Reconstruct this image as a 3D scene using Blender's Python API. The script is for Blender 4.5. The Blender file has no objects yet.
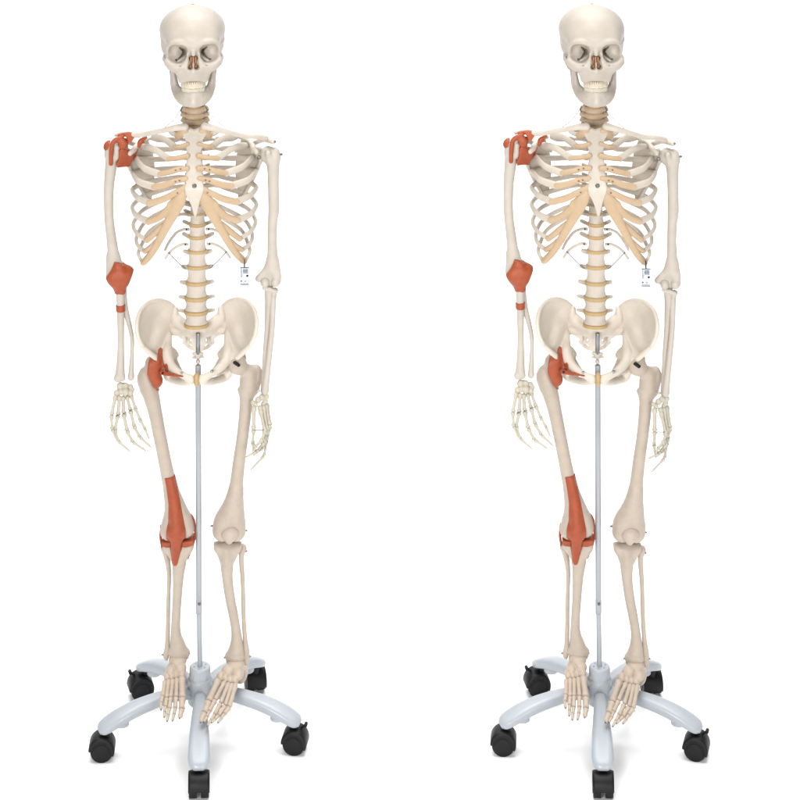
import bpy, math, random
import numpy as np
from mathutils import Vector, Matrix
random.seed(3)
# ------------------------------------------------------------------ scale and survey
# measurements of one skeleton were taken off the photograph: (px, py) plus a depth in
# metres behind (+) or before (-) the stand's pole, turned into metres in its own frame
M = .0023; D = 6.0; YH = -750.0; H = (737 - YH) * M
def P(px, py, d=0.0):
    k = 1 + d / D
    return np.array([(px - 200) * M * k, d, H - (py - YH) * M * k])
scene = bpy.context.scene
COL = scene.collection

# ------------------------------------------------------------------ materials
def srgb(r, g, b):
    f = lambda c: (c / 255) / 12.92 if c / 255 <= .04045 else ((c / 255 + .055) / 1.055) ** 2.4
    return (f(r), f(g), f(b), 1)
GAIN = {'pelvis': .82, 'bone': .775, 'cartilage': .8, 'red': .74, 'enamel': .8}
def material(name, c1, c2,  rough=.45, nscale=60, bump=.15, bscale=400, metal=0, spec=.4, sss=0, coat=0):
    g = GAIN.get(name.split()[-1], 1); c1 = tuple(255*(c/255)*g for c in c1); c2 = tuple(255*(c/255)*g for c in c2)
    c2 = tuple(a*.35+b*.65 for a, b in zip(c1, c2))
    m = bpy.data.materials.new(name); m.use_nodes = True
    nt = m.node_tree; N = nt.nodes; L = nt.links
    b = N['Principled BSDF']
    tc = N.new('ShaderNodeTexCoord')
    n = N.new('ShaderNodeTexNoise'); n.inputs['Scale'].default_value = nscale; n.inputs['Detail'].default_value = 6
    n.inputs['Roughness'].default_value = .65
    L.new(tc.outputs['Object'], n.inputs['Vector'])
    r = N.new('ShaderNodeValToRGB')
    r.color_ramp.elements[0].position = .35; r.color_ramp.elements[0].color = srgb(*c2)
    r.color_ramp.elements[1].position = .62; r.color_ramp.elements[1].color = srgb(*c1)
    L.new(n.outputs['Fac'], r.inputs['Fac']); L.new(r.outputs['Color'], b.inputs['Base Color'])
    b.inputs['Roughness'].default_value = rough; b.inputs['Metallic'].default_value = metal
    b.inputs['Specular IOR Level'].default_value = spec
    if coat: b.inputs['Coat Weight'].default_value = coat; b.inputs['Coat Roughness'].default_value = .12
    if sss:
        b.inputs['Subsurface Weight'].default_value = sss
        b.inputs['Subsurface Radius'].default_value = (1, .6, .35); b.inputs['Subsurface Scale'].default_value = .004
    if bump:
        n2 = N.new('ShaderNodeTexNoise'); n2.inputs['Scale'].default_value = bscale; n2.inputs['Detail'].default_value = 4
        L.new(tc.outputs['Object'], n2.inputs['Vector'])
        bp = N.new('ShaderNodeBump'); bp.inputs['Strength'].default_value = bump; bp.inputs['Distance'].default_value = .002
        L.new(n2.outputs['Fac'], bp.inputs['Height']); L.new(bp.outputs['Normal'], b.inputs['Normal'])
    return m
MAT = {
 'skull': material('skull bone', (223, 212, 199), (211, 199, 184), .42, 30, .12, 150),
 'bone':  material('ivory bone', (237, 225, 210), (226, 212, 194), .45, 45, .18, 220),
 'hip':   material('hip pelvis', (240, 229, 214), (232, 220, 203), .45, 45, .18, 220),
 'rib':   material('rib bone', (241, 230, 215), (230, 217, 199), .45, 45, .15, 260),
 'arm':   material('arm bone', (229, 220, 207), (218, 208, 193), .45, 45, .18, 220),
 'leg':   material('leg bone', (223, 207, 190), (211, 194, 176), .45, 40, .2, 220),
 'hand':  material('hand bone', (230, 222, 203), (216, 206, 184), .5, 90, .25, 500),
 'foot':  material('foot bone', (230, 212, 192), (216, 196, 174), .5, 90, .25, 500),
 'cart':  material('costal cartilage', (222, 192, 156), (212, 180, 143), .5, 40, .1, 200),
 'disc':  material('disc cartilage', (216, 184, 130), (204, 168, 112), .5, 60, .1, 300),
 'neck':  material('neck bone', (222, 196, 168), (206, 178, 148), .5, 60, .2, 300),
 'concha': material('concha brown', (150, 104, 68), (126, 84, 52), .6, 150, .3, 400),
 'gum':   material('gum tan', (146, 106, 72), (130, 94, 62), .5, 90, .1, 300),
 'red':   material('ligament red', (203, 94, 50), (185, 78, 40), .5, 70, .45, 130),
 'dred':  material('ligament dark red', (150, 58, 38), (135, 50, 34), .55, 50, .25, 260),
 'tooth': material('tooth enamel', (240, 232, 212), (228, 214, 186), .3, 80, 0),
 'steel': material('screw steel', (118, 118, 118), (90, 90, 90), .35, 90, 0, metal=.9),
 'dark':  material('black plastic', (13, 13, 14), (8, 8, 9), .5, 60, .05, 500, spec=.28),
 'tyre':  material('caster tread', (14, 14, 15), (9, 9, 10), .5, 60, .08, 600, spec=.25),
 'paint': material('light grey lacquer', (157, 163, 169), (152, 158, 164), .36, 20, 0, spec=.45, coat=.15),
 'pole':  material('pole lacquer', (158, 161, 165), (152, 156, 160), .25, 20, 0, spec=.5, metal=.25),
 'chrome': material('pole steel', (150, 152, 154), (135, 137, 139), .3, 20, 0, metal=.8),
 'card':  material('tag card', (196, 205, 212), (192, 201, 208), .6, 20, 0),
 'ink':   material('tag ink', (34, 36, 42), (24, 26, 32), .7, 20, 0),
 'floor': material('white seamless floor', (250, 250, 250), (249, 249, 249), .9, 2, 0, spec=.1),
}
# ------------------------------------------------------------------ mesh helpers
def mesh_obj(name, V, F, mat, parent=None, smooth=True, mats=None, fm=None):
    me = bpy.data.meshes.new(name)
    V = np.asarray(V, dtype=np.float32)
    if isinstance(F, np.ndarray):
        nf, q = F.shape
        me.vertices.add(len(V)); me.vertices.foreach_set('co', V.ravel())
        me.loops.add(nf * q); me.loops.foreach_set('vertex_index', F.astype(np.int32).ravel())
        me.polygons.add(nf); me.polygons.foreach_set('loop_start', np.arange(0, nf * q, q, dtype=np.int32))
        me.update(calc_edges=True)
    else:
        me.from_pydata([tuple(map(float, v)) for v in V], [], F); me.update()
    me.validate()
    me.polygons.foreach_set('use_smooth', [smooth] * len(me.polygons))
    me.materials.append(MAT[mat])
    o = bpy.data.objects.new(name, me); COL.objects.link(o)
    if parent is not None: o.parent = parent
    return o
def surfnets(f, lo, vox):
    f = np.clip(f, -3 * vox, 3 * vox); s = f < 0
    cnt = np.zeros(tuple(n - 1 for n in f.shape), np.int8); nx, ny, nz = f.shape
    cor = [(i, j, k) for i in (0, 1) for j in (0, 1) for k in (0, 1)]
    for i, j, k in cor: cnt += s[i:nx-1+i, j:ny-1+j, k:nz-1+k]
    idx = np.argwhere((cnt > 0) & (cnt < 8))
    pos = np.zeros((len(idx), 3)); n = np.zeros(len(idx))
    for a in cor:
        for ax in range(3):
            if a[ax]: continue
            b = list(a); b[ax] = 1
            v1 = f[idx[:, 0]+a[0], idx[:, 1]+a[1], idx[:, 2]+a[2]]; v2 = f[idx[:, 0]+b[0], idx[:, 1]+b[1], idx[:, 2]+b[2]]
            c = (v1 < 0) != (v2 < 0); t = np.where(c, v1 / np.where(c, v1 - v2, 1), 0)
            w = np.tile(np.array(a, float), (len(idx), 1)); w[:, ax] += t
            pos += w * c[:, None]; n += c
    pos = pos / n[:, None] + idx
    im = -np.ones(cnt.shape, np.int64); im[idx[:, 0], idx[:, 1], idx[:, 2]] = np.arange(len(idx))
    faces = []
    for a in range(3):
        b, c = (a + 1) % 3, (a + 2) % 3
        s0 = [slice(None)] * 3; s1 = [slice(None)] * 3
        s0[a] = slice(0, -1); s1[a] = slice(1, None)
        e = s[tuple(s0)] != s[tuple(s1)]
        p = np.argwhere(e)
        p = p[(p[:, b] > 0) & (p[:, c] > 0) & (p[:, b] < f.shape[b]-1) & (p[:, c] < f.shape[c]-1)]
        ins = s[p[:, 0], p[:, 1], p[:, 2]]
        def g(db, dc):
            q = p.copy(); q[:, b] -= db; q[:, c] -= dc
            return im[q[:, 0], q[:, 1], q[:, 2]]
        Q = np.stack([g(1, 1), g(0, 1), g(0, 0), g(1, 0)], 1)
        Q = np.where(ins[:, None], Q, Q[:, ::-1]); faces.append(Q)
    F = np.concatenate(faces)
    F = F[(F >= 0).all(1)]
    # one gentle smoothing pass
    for _ in range(1):
        acc = np.zeros_like(pos); w = np.zeros(len(pos))
        for i in range(4):
            np.add.at(acc, F[:, i], pos[F[:, (i+1) % 4]]); np.add.at(w, F[:, i], 1)
            np.add.at(acc, F[:, i], pos[F[:, (i+3) % 4]]); np.add.at(w, F[:, i], 1)
        w[w == 0] = 1
        pos = pos * .5 + .5 * acc / w[:, None]
    return pos * vox + np.asarray(lo), F
def poly_sd(X, Z, pts):
    d = np.full(np.broadcast(X, Z).shape, 1e9); ins = np.zeros(d.shape, bool); n = len(pts)
    for i in range(n):
        ax, az = pts[i]; bx, bz = pts[(i+1) % n]
        ex, ez = bx-ax, bz-az; wx, wz = X-ax, Z-az
        t = np.clip((wx*ex+wz*ez)/(ex*ex+ez*ez+1e-12), 0, 1)
        d = np.minimum(d, (wx-ex*t)**2+(wz-ez*t)**2)
        c = ((az > Z) != (bz > Z)) & (X < (bx-ax)*(Z-az)/((bz-az) if abs(bz-az) > 1e-12 else 1e-12)+ax)
        ins ^= c
    return np.where(ins, -1, 1)*np.sqrt(d)
class Shape:
    def __init__(s, pt=P, mirror=None): s.pr = []; s.pt = pt; s.mirror = mirror
    def T(s, q):
        q = tuple(q)
        if s.mirror is not None: q = (2*s.mirror - q[0],) + q[1:]
        return np.asarray(s.pt(*q), float)
    def cap(s, A, B, ra, rb=None, k=1.5, w=(1, 1, 1), op='+'):
        rb = ra if rb is None else rb
        a, b = s.T(A), s.T(B); ra *= M; rb *= M; k *= M
        def fn(X, Y, Z):
            ba = b-a; wb = ba*np.array(w)**2; bb = ba @ wb + 1e-12
            h = np.clip(((X-a[0])*wb[0]+(Y-a[1])*wb[1]+(Z-a[2])*wb[2])/bb, 0, 1)
            dx = (X-a[0]-ba[0]*h)*w[0]; dy = (Y-a[1]-ba[1]*h)*w[1]; dz = (Z-a[2]-ba[2]*h)*w[2]
            return np.sqrt(dx*dx+dy*dy+dz*dz)-(ra+(rb-ra)*h)
        r = max(ra, rb)/min(min(w), 1)
        s.pr.append((fn, np.minimum(a, b)-r, np.maximum(a, b)+r, op, k)); return s
    def chain(s, pts, k=1.5, w=(1, 1, 1), op='+', sub=4):
        q = np.array([list(s.T(p[:3]))+[p[3]*M] for p in pts])
        if len(q) > 2: q = catmull(q, (len(q)-1)*sub+1)
        def fn(X, Y, Z):
            out = None
            for u, v in zip(q[:-1], q[1:]):
                ba = v[:3]-u[:3]; wb = ba*np.array(w)**2; bb = ba @ wb+1e-12
                h = np.clip(((X-u[0])*wb[0]+(Y-u[1])*wb[1]+(Z-u[2])*wb[2])/bb, 0, 1)
                dx = (X-u[0]-ba[0]*h)*w[0]; dy = (Y-u[1]-ba[1]*h)*w[1]; dz = (Z-u[2]-ba[2]*h)*w[2]
                d = np.sqrt(dx*dx+dy*dy+dz*dz)-(u[3]+(v[3]-u[3])*h)
                out = d if out is None else np.minimum(out, d)
            return out
        r = q[:, 3].max()/min(min(w), 1)
        s.pr.append((fn, q[:, :3].min(0)-r, q[:, :3].max(0)+r, op, k*M)); return s
    def ell(s, C, R, k=1.5, op='+', rot=0):
        c = s.T(C); r = np.array(R, float)*M; k *= M; cr, sr = math.cos(rot), math.sin(rot)
        def fn(X, Y, Z):
            x, y, z = X-c[0], Y-c[1], Z-c[2]
            if rot: x, z = cr*x+sr*z, -sr*x+cr*z
            k0 = np.sqrt((x/r[0])**2+(y/r[1])**2+(z/r[2])**2); k1 = np.sqrt((x/r[0]**2)**2+(y/r[1]**2)**2+(z/r[2]**2)**2)+1e-9
            return k0*(k0-1)/k1
        e = np.array([max(r[0], r[2]) if rot else r[0], r[1], max(r[0], r[2]) if rot else r[2]])
        s.pr.append((fn, c-e, c+e, op, k)); return s
    def plate(s, pts, t, r=1, k=1.5, ctrl=(), op='+', deep=None):
        W = [s.T(p[:3]) for p in pts]; Cc = np.array(W + [s.T(p) for p in ctrl]); t *= M; r *= M; k *= M
        poly = [(p[0], p[2]) for p in W]
        ylo, yhi = Cc[:, 1].min()-t-r, Cc[:, 1].max()+t+r
        n = len(Cc); R2 = ((Cc[:, None, 0]-Cc[None, :, 0])**2+(Cc[:, None, 2]-Cc[None, :, 2])**2)*1e3+1e-9
        K = np.zeros((n+3, n+3)); K[:n, :n] = R2*np.log(R2)+np.eye(n)*.03; K[:n, n] = 1; K[:n, n+1] = Cc[:, 0]; K[:n, n+2] = Cc[:, 2]; K[n:, :n] = K[:n, n:].T
        K[n:, n:] -= np.eye(3)*1e-9
        sol = np.linalg.solve(K, np.concatenate([Cc[:, 1], np.zeros(3)])); wt = sol[:n]; al, bx, bz = sol[n:]
        def fn(X, Y, Z):
            d2 = poly_sd(X, Z, poly)+r
            y0 = al+bx*X+bz*Z
            for c, w in zip(Cc, wt):
                r2 = ((X-c[0])**2+(Z-c[2])**2)*1e3+1e-9; y0 = y0+w*r2*np.log(r2)
            dy = np.abs(np.clip(y0, ylo, yhi)-Y)-t+r
            return np.minimum(np.maximum(d2, dy), 0)+np.sqrt(np.maximum(d2, 0)**2+np.maximum(dy, 0)**2)-r
        lo = np.array([min(p[0] for p in poly), ylo, min(p[1] for p in poly)])
        hi = np.array([max(p[0] for p in poly), yhi, max(p[1] for p in poly)])
        s.pr.append((fn, lo, hi, op, k)); return s
    def fn(s, f, lo, hi, op='+', k=1.5): s.pr.append((f, np.array(lo, float), np.array(hi, float), op, k*M)); return s
    def field(s, lo, hi, vox, pad=0):
        n = np.ceil((hi-lo)/vox).astype(int)+1
        ax = [lo[i]+vox*np.arange(n[i]) for i in range(3)]
        f = np.full(tuple(n), 1.0)
        for fn, a, b, op, k in s.pr:
            m = k+3*vox+pad
            i0 = np.maximum(np.floor((a-m-lo)/vox).astype(int), 0); i1 = np.minimum(np.ceil((b+m-lo)/vox).astype(int)+1, n)
            if (i1 <= i0).any(): continue
            X = ax[0][i0[0]:i1[0]][:, None, None]; Y = ax[1][i0[1]:i1[1]][None, :, None]; Z = ax[2][i0[2]:i1[2]][None, None, :]
            sl = (slice(i0[0], i1[0]), slice(i0[1], i1[1]), slice(i0[2], i1[2]))
            d = np.broadcast_to(fn(X, Y, Z), f[sl].shape); g = f[sl]
            if op == '+':
                h = np.maximum(k-np.abs(g-d), 0)/max(k, 1e-9); f[sl] = np.minimum(g, d)-h*h*k*.25
            elif op == '-':
                h = np.maximum(k-np.abs(g+d), 0)/max(k, 1e-9); f[sl] = np.maximum(g, -d)+h*h*k*.25
        return f
    def bounds(s):
        A = [p for p in s.pr if p[3] == '+']
        return np.min([p[1] for p in A], 0), np.max([p[2] for p in A], 0)
    def build(s, name, mat, parent, vox=.0014, tf=None, pad=0):
        lo, hi = s.bounds(); lo = lo-4*vox-pad; hi = hi+4*vox+pad
        V, F = surfnets(s.field(lo, hi, vox)-pad, lo, vox)
        if tf is not None: V = tf(V)
        return mesh_obj(name, V, F, mat, parent)
def skin_over(shape, outline, infl, name, mat, parent, vox=.0013, dref=0.0, ymax=None, ymin=None, extra=None):
    """a ligament that hugs the bones of `shape`: their surface grown by infl px, cut to an outline"""
    W = [P(a, b, dref) for a, b in outline]; poly = [(p[0], p[2]) for p in W]
    lo, hi = shape.bounds(); e = infl*M
    lo = np.maximum(lo-e, [min(p[0] for p in poly), -9, min(p[1] for p in poly)])-4*vox
    hi = np.minimum(hi+e, [max(p[0] for p in poly), 9, max(p[1] for p in poly)])+4*vox
    if ymax is not None: hi[1] = min(hi[1], ymax+4*vox)
    f = shape.field(lo, hi, vox, pad=e+.002)-e
    n = f.shape; X = (lo[0]+vox*np.arange(n[0]))[:, None, None]; Z = (lo[2]+vox*np.arange(n[2]))[None, None, :]
    Y = (lo[1]+vox*np.arange(n[1]))[None, :, None]
    g = poly_sd(X, Z, poly)
    f = np.maximum(f, np.broadcast_to(g, f.shape))
    if ymax is not None: f = np.maximum(f, np.broadcast_to(Y-ymax, f.shape))
    if ymin is not None: f = np.maximum(f, np.broadcast_to(ymin-Y, f.shape))
    V, F = surfnets(f, lo, vox)
    return mesh_obj(name, V, F, mat, parent)
def catmull(pts, n):
    p = np.asarray(pts, float); p = np.vstack([2*p[0]-p[1], p, 2*p[-1]-p[-2]]); out = []
    m = len(p)-3
    for s in np.linspace(0, m, n):
        i = min(int(s), m-1); t = s-i; a, b, c, d = p[i:i+4]
        out.append(.5*((2*b)+(c-a)*t+(2*a-5*b+4*c-d)*t*t+(3*b-a-3*c+d)*t**3))
    return np.array(out)
def sweep(pts, rad, seg=10, n=None, normal=None, caps=True):
    """pts world, rad list of (across, thickness) in px; normal(p)->direction of the thickness"""
    n = n or max(12, 8*len(pts)); c = catmull(pts, n); r = catmull([(a, b) if hasattr(a, '__len__') is False else a for a, b in rad], n)*M
    T = np.gradient(c, axis=0); T /= np.linalg.norm(T, axis=1)[:, None]+1e-12
    V = []; F = []; N = None
    for i in range(n):
        ref = normal(c[i]) if normal else (N if N is not None else np.array([.12, 1, .07]))
        N = ref-T[i]*(ref @ T[i]); N /= np.linalg.norm(N)+1e-12; B = np.cross(T[i], N)
        for j in range(seg):
            a = 2*math.pi*j/seg; V.append(c[i]+B*math.cos(a)*r[i, 0]+N*math.sin(a)*r[i, 1])
    for i in range(n-1):
        for j in range(seg): F.append((i*seg+j, i*seg+(j+1) % seg, (i+1)*seg+(j+1) % seg, (i+1)*seg+j))
    for e, sgn in ((0, -1), (n-1, 1)):
        k = len(V); V.append(c[e]+T[e]*sgn*min(r[e])*.6)
        for j in range(seg):
            t = (e*seg+j, e*seg+(j+1) % seg, k)
            F.append(t if sgn > 0 else t[::-1])
    return V, F
def join(parts):
    V = []; F = []
    for v, f in parts:
        k = len(V); V += list(v); F += [tuple(i+k for i in g) for g in f]
    return V, F
def tube(name, pts, r, mat, parent, seg=8, n=None):
    rr = r if isinstance(r, (list, tuple)) else [r]*len(pts)
    V, F = sweep([P(*p) for p in pts], [(a, a) for a in rr], seg, n); return mesh_obj(name, V, F, mat, parent)
def cyl(A, B, r, seg=16, r2=None, bev=.25):
    """bevelled cylinder between two world points, r in metres"""
    A = np.asarray(A, float); B = np.asarray(B, float); r2 = r if r2 is None else r2; T = B-A; L = np.linalg.norm(T); T /= L
    N = np.cross(T, [0, 0, 1]) if abs(T[2]) < .9 else np.cross(T, [1, 0, 0]); N /= np.linalg.norm(N); Bn = np.cross(T, N)
    e = min(r, r2, L/2)*bev; prof = [(0, max(r-e, 1e-5)), (e*.3, r-e*.3), (e, r), (L-e, r2), (L-e*.3, r2-e*.3), (L, max(r2-e, 1e-5))]
    V = []; F = []
    for h, q in prof:
        for j in range(seg):
            a = 2*math.pi*j/seg; V.append(A+T*h+(N*math.cos(a)+Bn*math.sin(a))*q)
    for i in range(len(prof)-1):
        for j in range(seg): F.append((i*seg+j, i*seg+(j+1) % seg, (i+1)*seg+(j+1) % seg, (i+1)*seg+j))
    F.append(tuple(range(seg))[::-1]); F.append(tuple((len(prof)-1)*seg+j for j in range(seg)))
    return V, F
def screw(px, py, d, parent, r=1.2, dir=(0, -1, 0), l=2.2, mat='steel'):
    a = P(px, py, d); v, f = cyl(a-np.array(dir)*l*M, a+np.array(dir)*.8*M, r*M, 10)
    v2, f2 = cyl(a+np.array(dir)*.75*M, a+np.array(dir)*1.5*M, r*.5*M, 6)
    V, F = join([(v, f), (v2, f2)]); return mesh_obj('screw', V, F, mat, parent)
def empty(name, loc, rz, label, cat, group):
    o = bpy.data.objects.new(name, None); COL.objects.link(o); o.location = loc; o.rotation_euler = (0, 0, rz)
    o.empty_display_size = .05; o['label'] = label; o['category'] = cat
    if group: o['group'] = group
    return o
def copy_tree(o, parent=None):
    c = o.copy(); COL.objects.link(c)
    if parent is not None: c.parent = parent
    for ch in list(o.children):
        copy_tree(ch, c)
    return c

# ================================================================== SKELETON
ROOT = empty('skeleton_model', (0, 0, 0), 0, 'skeleton', 'skeleton', 'life-size skeleton models')
# ------------------------------------------------------------------ skull
TILT = math.radians(11); YAW = math.radians(3)
SC = P(193.6, 53, -.03)
SKM = (Matrix.Translation(Vector(SC)) @ Matrix.Rotation(YAW, 4, 'Z') @ Matrix.Rotation(-TILT, 4, 'X'))
SKR = np.array(SKM.to_3x3()); VS = .902
def sktf(V): V = np.array(V, float)*np.array([1, 1, VS]); return V @ SKR.T + SC
sp = lambda u, v, w: (u*M, -w*M, v*M)
s = Shape(sp)
s.ell((-.5, 24, -16), (33, 36, 26), 6)
s.ell((-.5, 20, 0), (29, 27, 30), 8)
s.ell((-.5, 6, -14), (31, 28, 20), 8)
s.ell((0, 14, 16), (25, 13.5, 16), 8)               # frontal bone
for q in (-1, 1):
    s.chain([(q*3, 10.5, 27.5, 3.6), (q*13, 14, 27, 3.4), (q*21, 12, 23, 3), (q*25, 7, 18.5, 2.8)], 3)       # brow
    s.chain([(q*25, 7, 18.5, 2.6), (q*25.5, -1, 17, 2.7), (q*24, -7, 20, 4.4), (q*18, -11.5, 24, 4.6), (q*10, -11, 25, 4.5)], 4)   # cheek
    s.chain([(q*24.5, -7, 19, 4.2), (q*28, -7.5, 9, 2.4), (q*28.8, -6, 0, 2), (q*28.2, -4, -9, 2)], 2.5)   # arch
    s.cap((q*7, -6, 27), (q*7.5, 6, 25), 3, 2.6, 4)
    s.chain([(q*20.5, -10.5, 21, 4.6), (q*14.4, -14.6, 21, 5), (q*11.8, -20, 20.5, 4.6), (q*11, -25, 20, 4.1)], 3)
    s.cap((q*25, -8, -16), (q*23, -17, -14), 4.4, 2.6, 3)                                                     # mastoid
    s.ell((q*15.5, -1, 14), (10, 7, 11), 3)                                                                   # orbit walls
    s.cap((q*26, 5, 10), (q*29.8, 14, -4), 2.2, 1.7, 2.4)
s.ell((0, -15, 18), (12, 13, 10), 5)
s.ell((0, -23, 18.2), (12.2, 10.2, 7.4), 4)
s.chain([(0, 11, 25.5, 3.4), (0, 6, 28, 3), (0, 2.5, 30.2, 2.4)], 3)                                          # nasal bones
s.cap((0, -15.5, 28), (0, -17.5, 29.6), 1.3, 1.3, 3)
for q in (-1, 1):
    s.ell((q*33.6, 3, 11), (6.8, 14, 15), 3, '-')                                                               # temple hollow
    s.chain([(q*12.5, 5.2, 28, 6.2), (q*18.4, 5.6, 26, 6.4), (q*18.8, .6, 26, 6.2), (q*13, .8, 28, 6.2)], 2.2, (1, .7, 1), '-', 1)
    s.cap((q*15.2, 3.4, 25), (q*8.5, 3, 13), 7.6, 2.2, 2.5, op='-')
    s.chain([(q*8.6, 3.2, 12, 1.5), (q*10.4, 5, 13.5, 1.1), (q*13.2, 8.2, 17, .8)], .4, (1, .16, 1), '-')
    s.chain([(q*8.6, 2.4, 12, 1.4), (q*12, -1.4, 15.5, .85), (q*15.2, -3.8, 19, .75), (q*16.6, -4.4, 20, 1.2)], .4, (1, .16, 1), '-')
    s.cap((q*1.0, 0, 34), (q*3.0, -11.8, 34), 1.7, 2.7, 1, op='-'); s.cap((q*1.2, -1, 22), (q*3.0, -12, 24), 2.2, 3.0, 1, op='-')
    s.cap((q*1.0, 0, 28), (q*3.0, -12, 29), 1.8, 2.8, 1, op='-')
    s.ell((q*13, -10, 29), (.9, 2, .8), .5, '-')
    s.cap((q*21.5, -23, 12), (q*20, -8, 8), 4.6, 4, 2, op='-')                                                # behind the jaw
s.cap((-.3, -1, 25), (.2, -14, 25), .55, .9, .5)                                                              # septum
s.ell((0, -40, -2), (17, 26, 16), 3, '-')
skull = s.build('skull', 'skull', ROOT, .00125, sktf)
# teeth
def arch(t, hw, dep, w0): return (hw*math.sin(t), w0+dep*(math.cos(t)-1))
def teeth(name, v, hw, dep, w0, up, n, ws):
    sh = Shape(sp); tot = sum(ws); x = -tot/2
    for i, w in enumerate(ws):
        t = (x+w/2)/tot*2*1.28; x += w
        u, wd = arch(t, hw, dep, w0); lift = 1.3*(1-math.cos(t)); h = 3.5 if 4 < i < n-5 else 3.2
        sh.cap((u, v+lift+up*h*.9, wd-1.0), (u*1.0, v+lift-up*h*.66, wd), w*.29, w*.39, .02, w=(1, 1.1, 1))
    return sh.build(name, 'tooth', skull, .00085, sktf)
tw = [3.4, 3.4, 3, 2.6, 2.6, 2.8, 2.4, 3.1, 3.1, 2.4, 2.8, 2.6, 2.6, 3, 3.4, 3.4]
teeth('upper_teeth', -31.0, 12.0, 17, 28.5, 1, 16, tw)
tl = [3.4, 3.4, 3, 2.6, 2.5, 2.5, 2.1, 2.1, 2.1, 2.1, 2.5, 2.5, 2.6, 3, 3.4, 3.4]
# mandible
s = Shape(sp)
for q in (-1, 1):
    s.chain([(0, -48.4, 24.5, 4.8), (q*6.5, -48.6, 23, 4.8), (q*12.2, -46, 17, 4.6), (q*16.2, -41.5, 8, 4.2), (q*18.4, -36.5, 0, 3.4), (q*19.4, -32, -4, 3)], 4)
    s.chain([(0, -42, 24.8, 3.2), (q*6, -41.8, 23, 3.2), (q*10.2, -40.5, 16, 3.2), (q*13.5, -38.5, 8, 2.8)], 5)
    s.chain([(0, -40, 24.4, 1.8), (q*5.6, -40, 22.8, 1.8), (q*9.6, -39, 16, 1.8)], 3)
    s.chain([(q*18.2, -36, 0, 3.4), (q*18.8, -25, 0, 3.4), (q*19.8, -13, 3, 2.4)], 3, (1.1, .5, 1))
    s.chain([(q*19.8, -32, -6, 2.4), (q*21.5, -20, -7, 2), (q*22.5, -7, -8, 2.4)], 3)
    s.chain([(q*12.6, -36.8, 12, 2), (q*16, -34, 5, 2.4), (q*18.4, -29, 1, 2.2)], 3)
    s.ell((q*10.5, -43, 25.5), (.9, 2, .9), .4, '-')
s.cap((0, -49, 27.5), (0, -46, 28), 3.4, 2.4, 4)
jaw = s.build('mandible', 'skull', skull, .0012, sktf)
sh = Shape(sp); tot = sum(tl); x = -tot/2
for i, w in enumerate(tl):
    t = (x+w/2)/tot*2*1.28; x += w; u, wd = arch(t, 11.3, 15, 27.4)
    sh.cap((u, -39.4, wd-.9), (u, -35.0+1.3*(1-math.cos(t)), wd), w*.31, w*.38, .02, w=(1, 1.1, 1))
sh.build('lower_teeth', 'tooth', jaw, .00085, sktf)
for v0, par, hw, dp, w0 in ((-30.4, skull, 11.0, 16, 27.1), (-37.6, jaw, 10.2, 14, 26.0)):
    g = Shape(sp); g.chain([arch(t, hw, dp, w0)[:1]+(v0,)+arch(t, hw, dp, w0)[1:]+(1.2,) for t in np.linspace(-1.25, 1.25, 9)], 1, (1, 1, .36)); g.build('gum', 'gum', par, .0011, sktf)
for q in (-1, 1):
    pts = [sktf([[q*22.4*M, -(-3+math.cos(a)*.9)*M, (-9-a*.42+math.sin(a)*.6)*M]])[0] for a in np.linspace(0, 20, 60)]
    V, F = sweep(pts, [(.35, .35)]*60, 5, 120); mesh_obj('spring', V, F, 'steel', jaw)
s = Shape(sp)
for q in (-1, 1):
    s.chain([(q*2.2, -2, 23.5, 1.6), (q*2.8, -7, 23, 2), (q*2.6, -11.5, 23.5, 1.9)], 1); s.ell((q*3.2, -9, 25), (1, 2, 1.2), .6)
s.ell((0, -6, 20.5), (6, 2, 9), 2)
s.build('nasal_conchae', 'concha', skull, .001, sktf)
V, F = cyl(sktf([[0, .03, 49.0*M]])[0], sktf([[0, .03, 51.4*M]])[0], 1.6*M, 12)
mesh_obj('skull_peg', V, F, 'steel', skull)
V, F = join([sweep([sktf([[-26*M, .02, 22*M]])[0], sktf([[-28.5*M, .0, 14*M]])[0], sktf([[-28.8*M, -.02, 8*M]])[0]], [(.25, .25)]*3, 4)])

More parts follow.
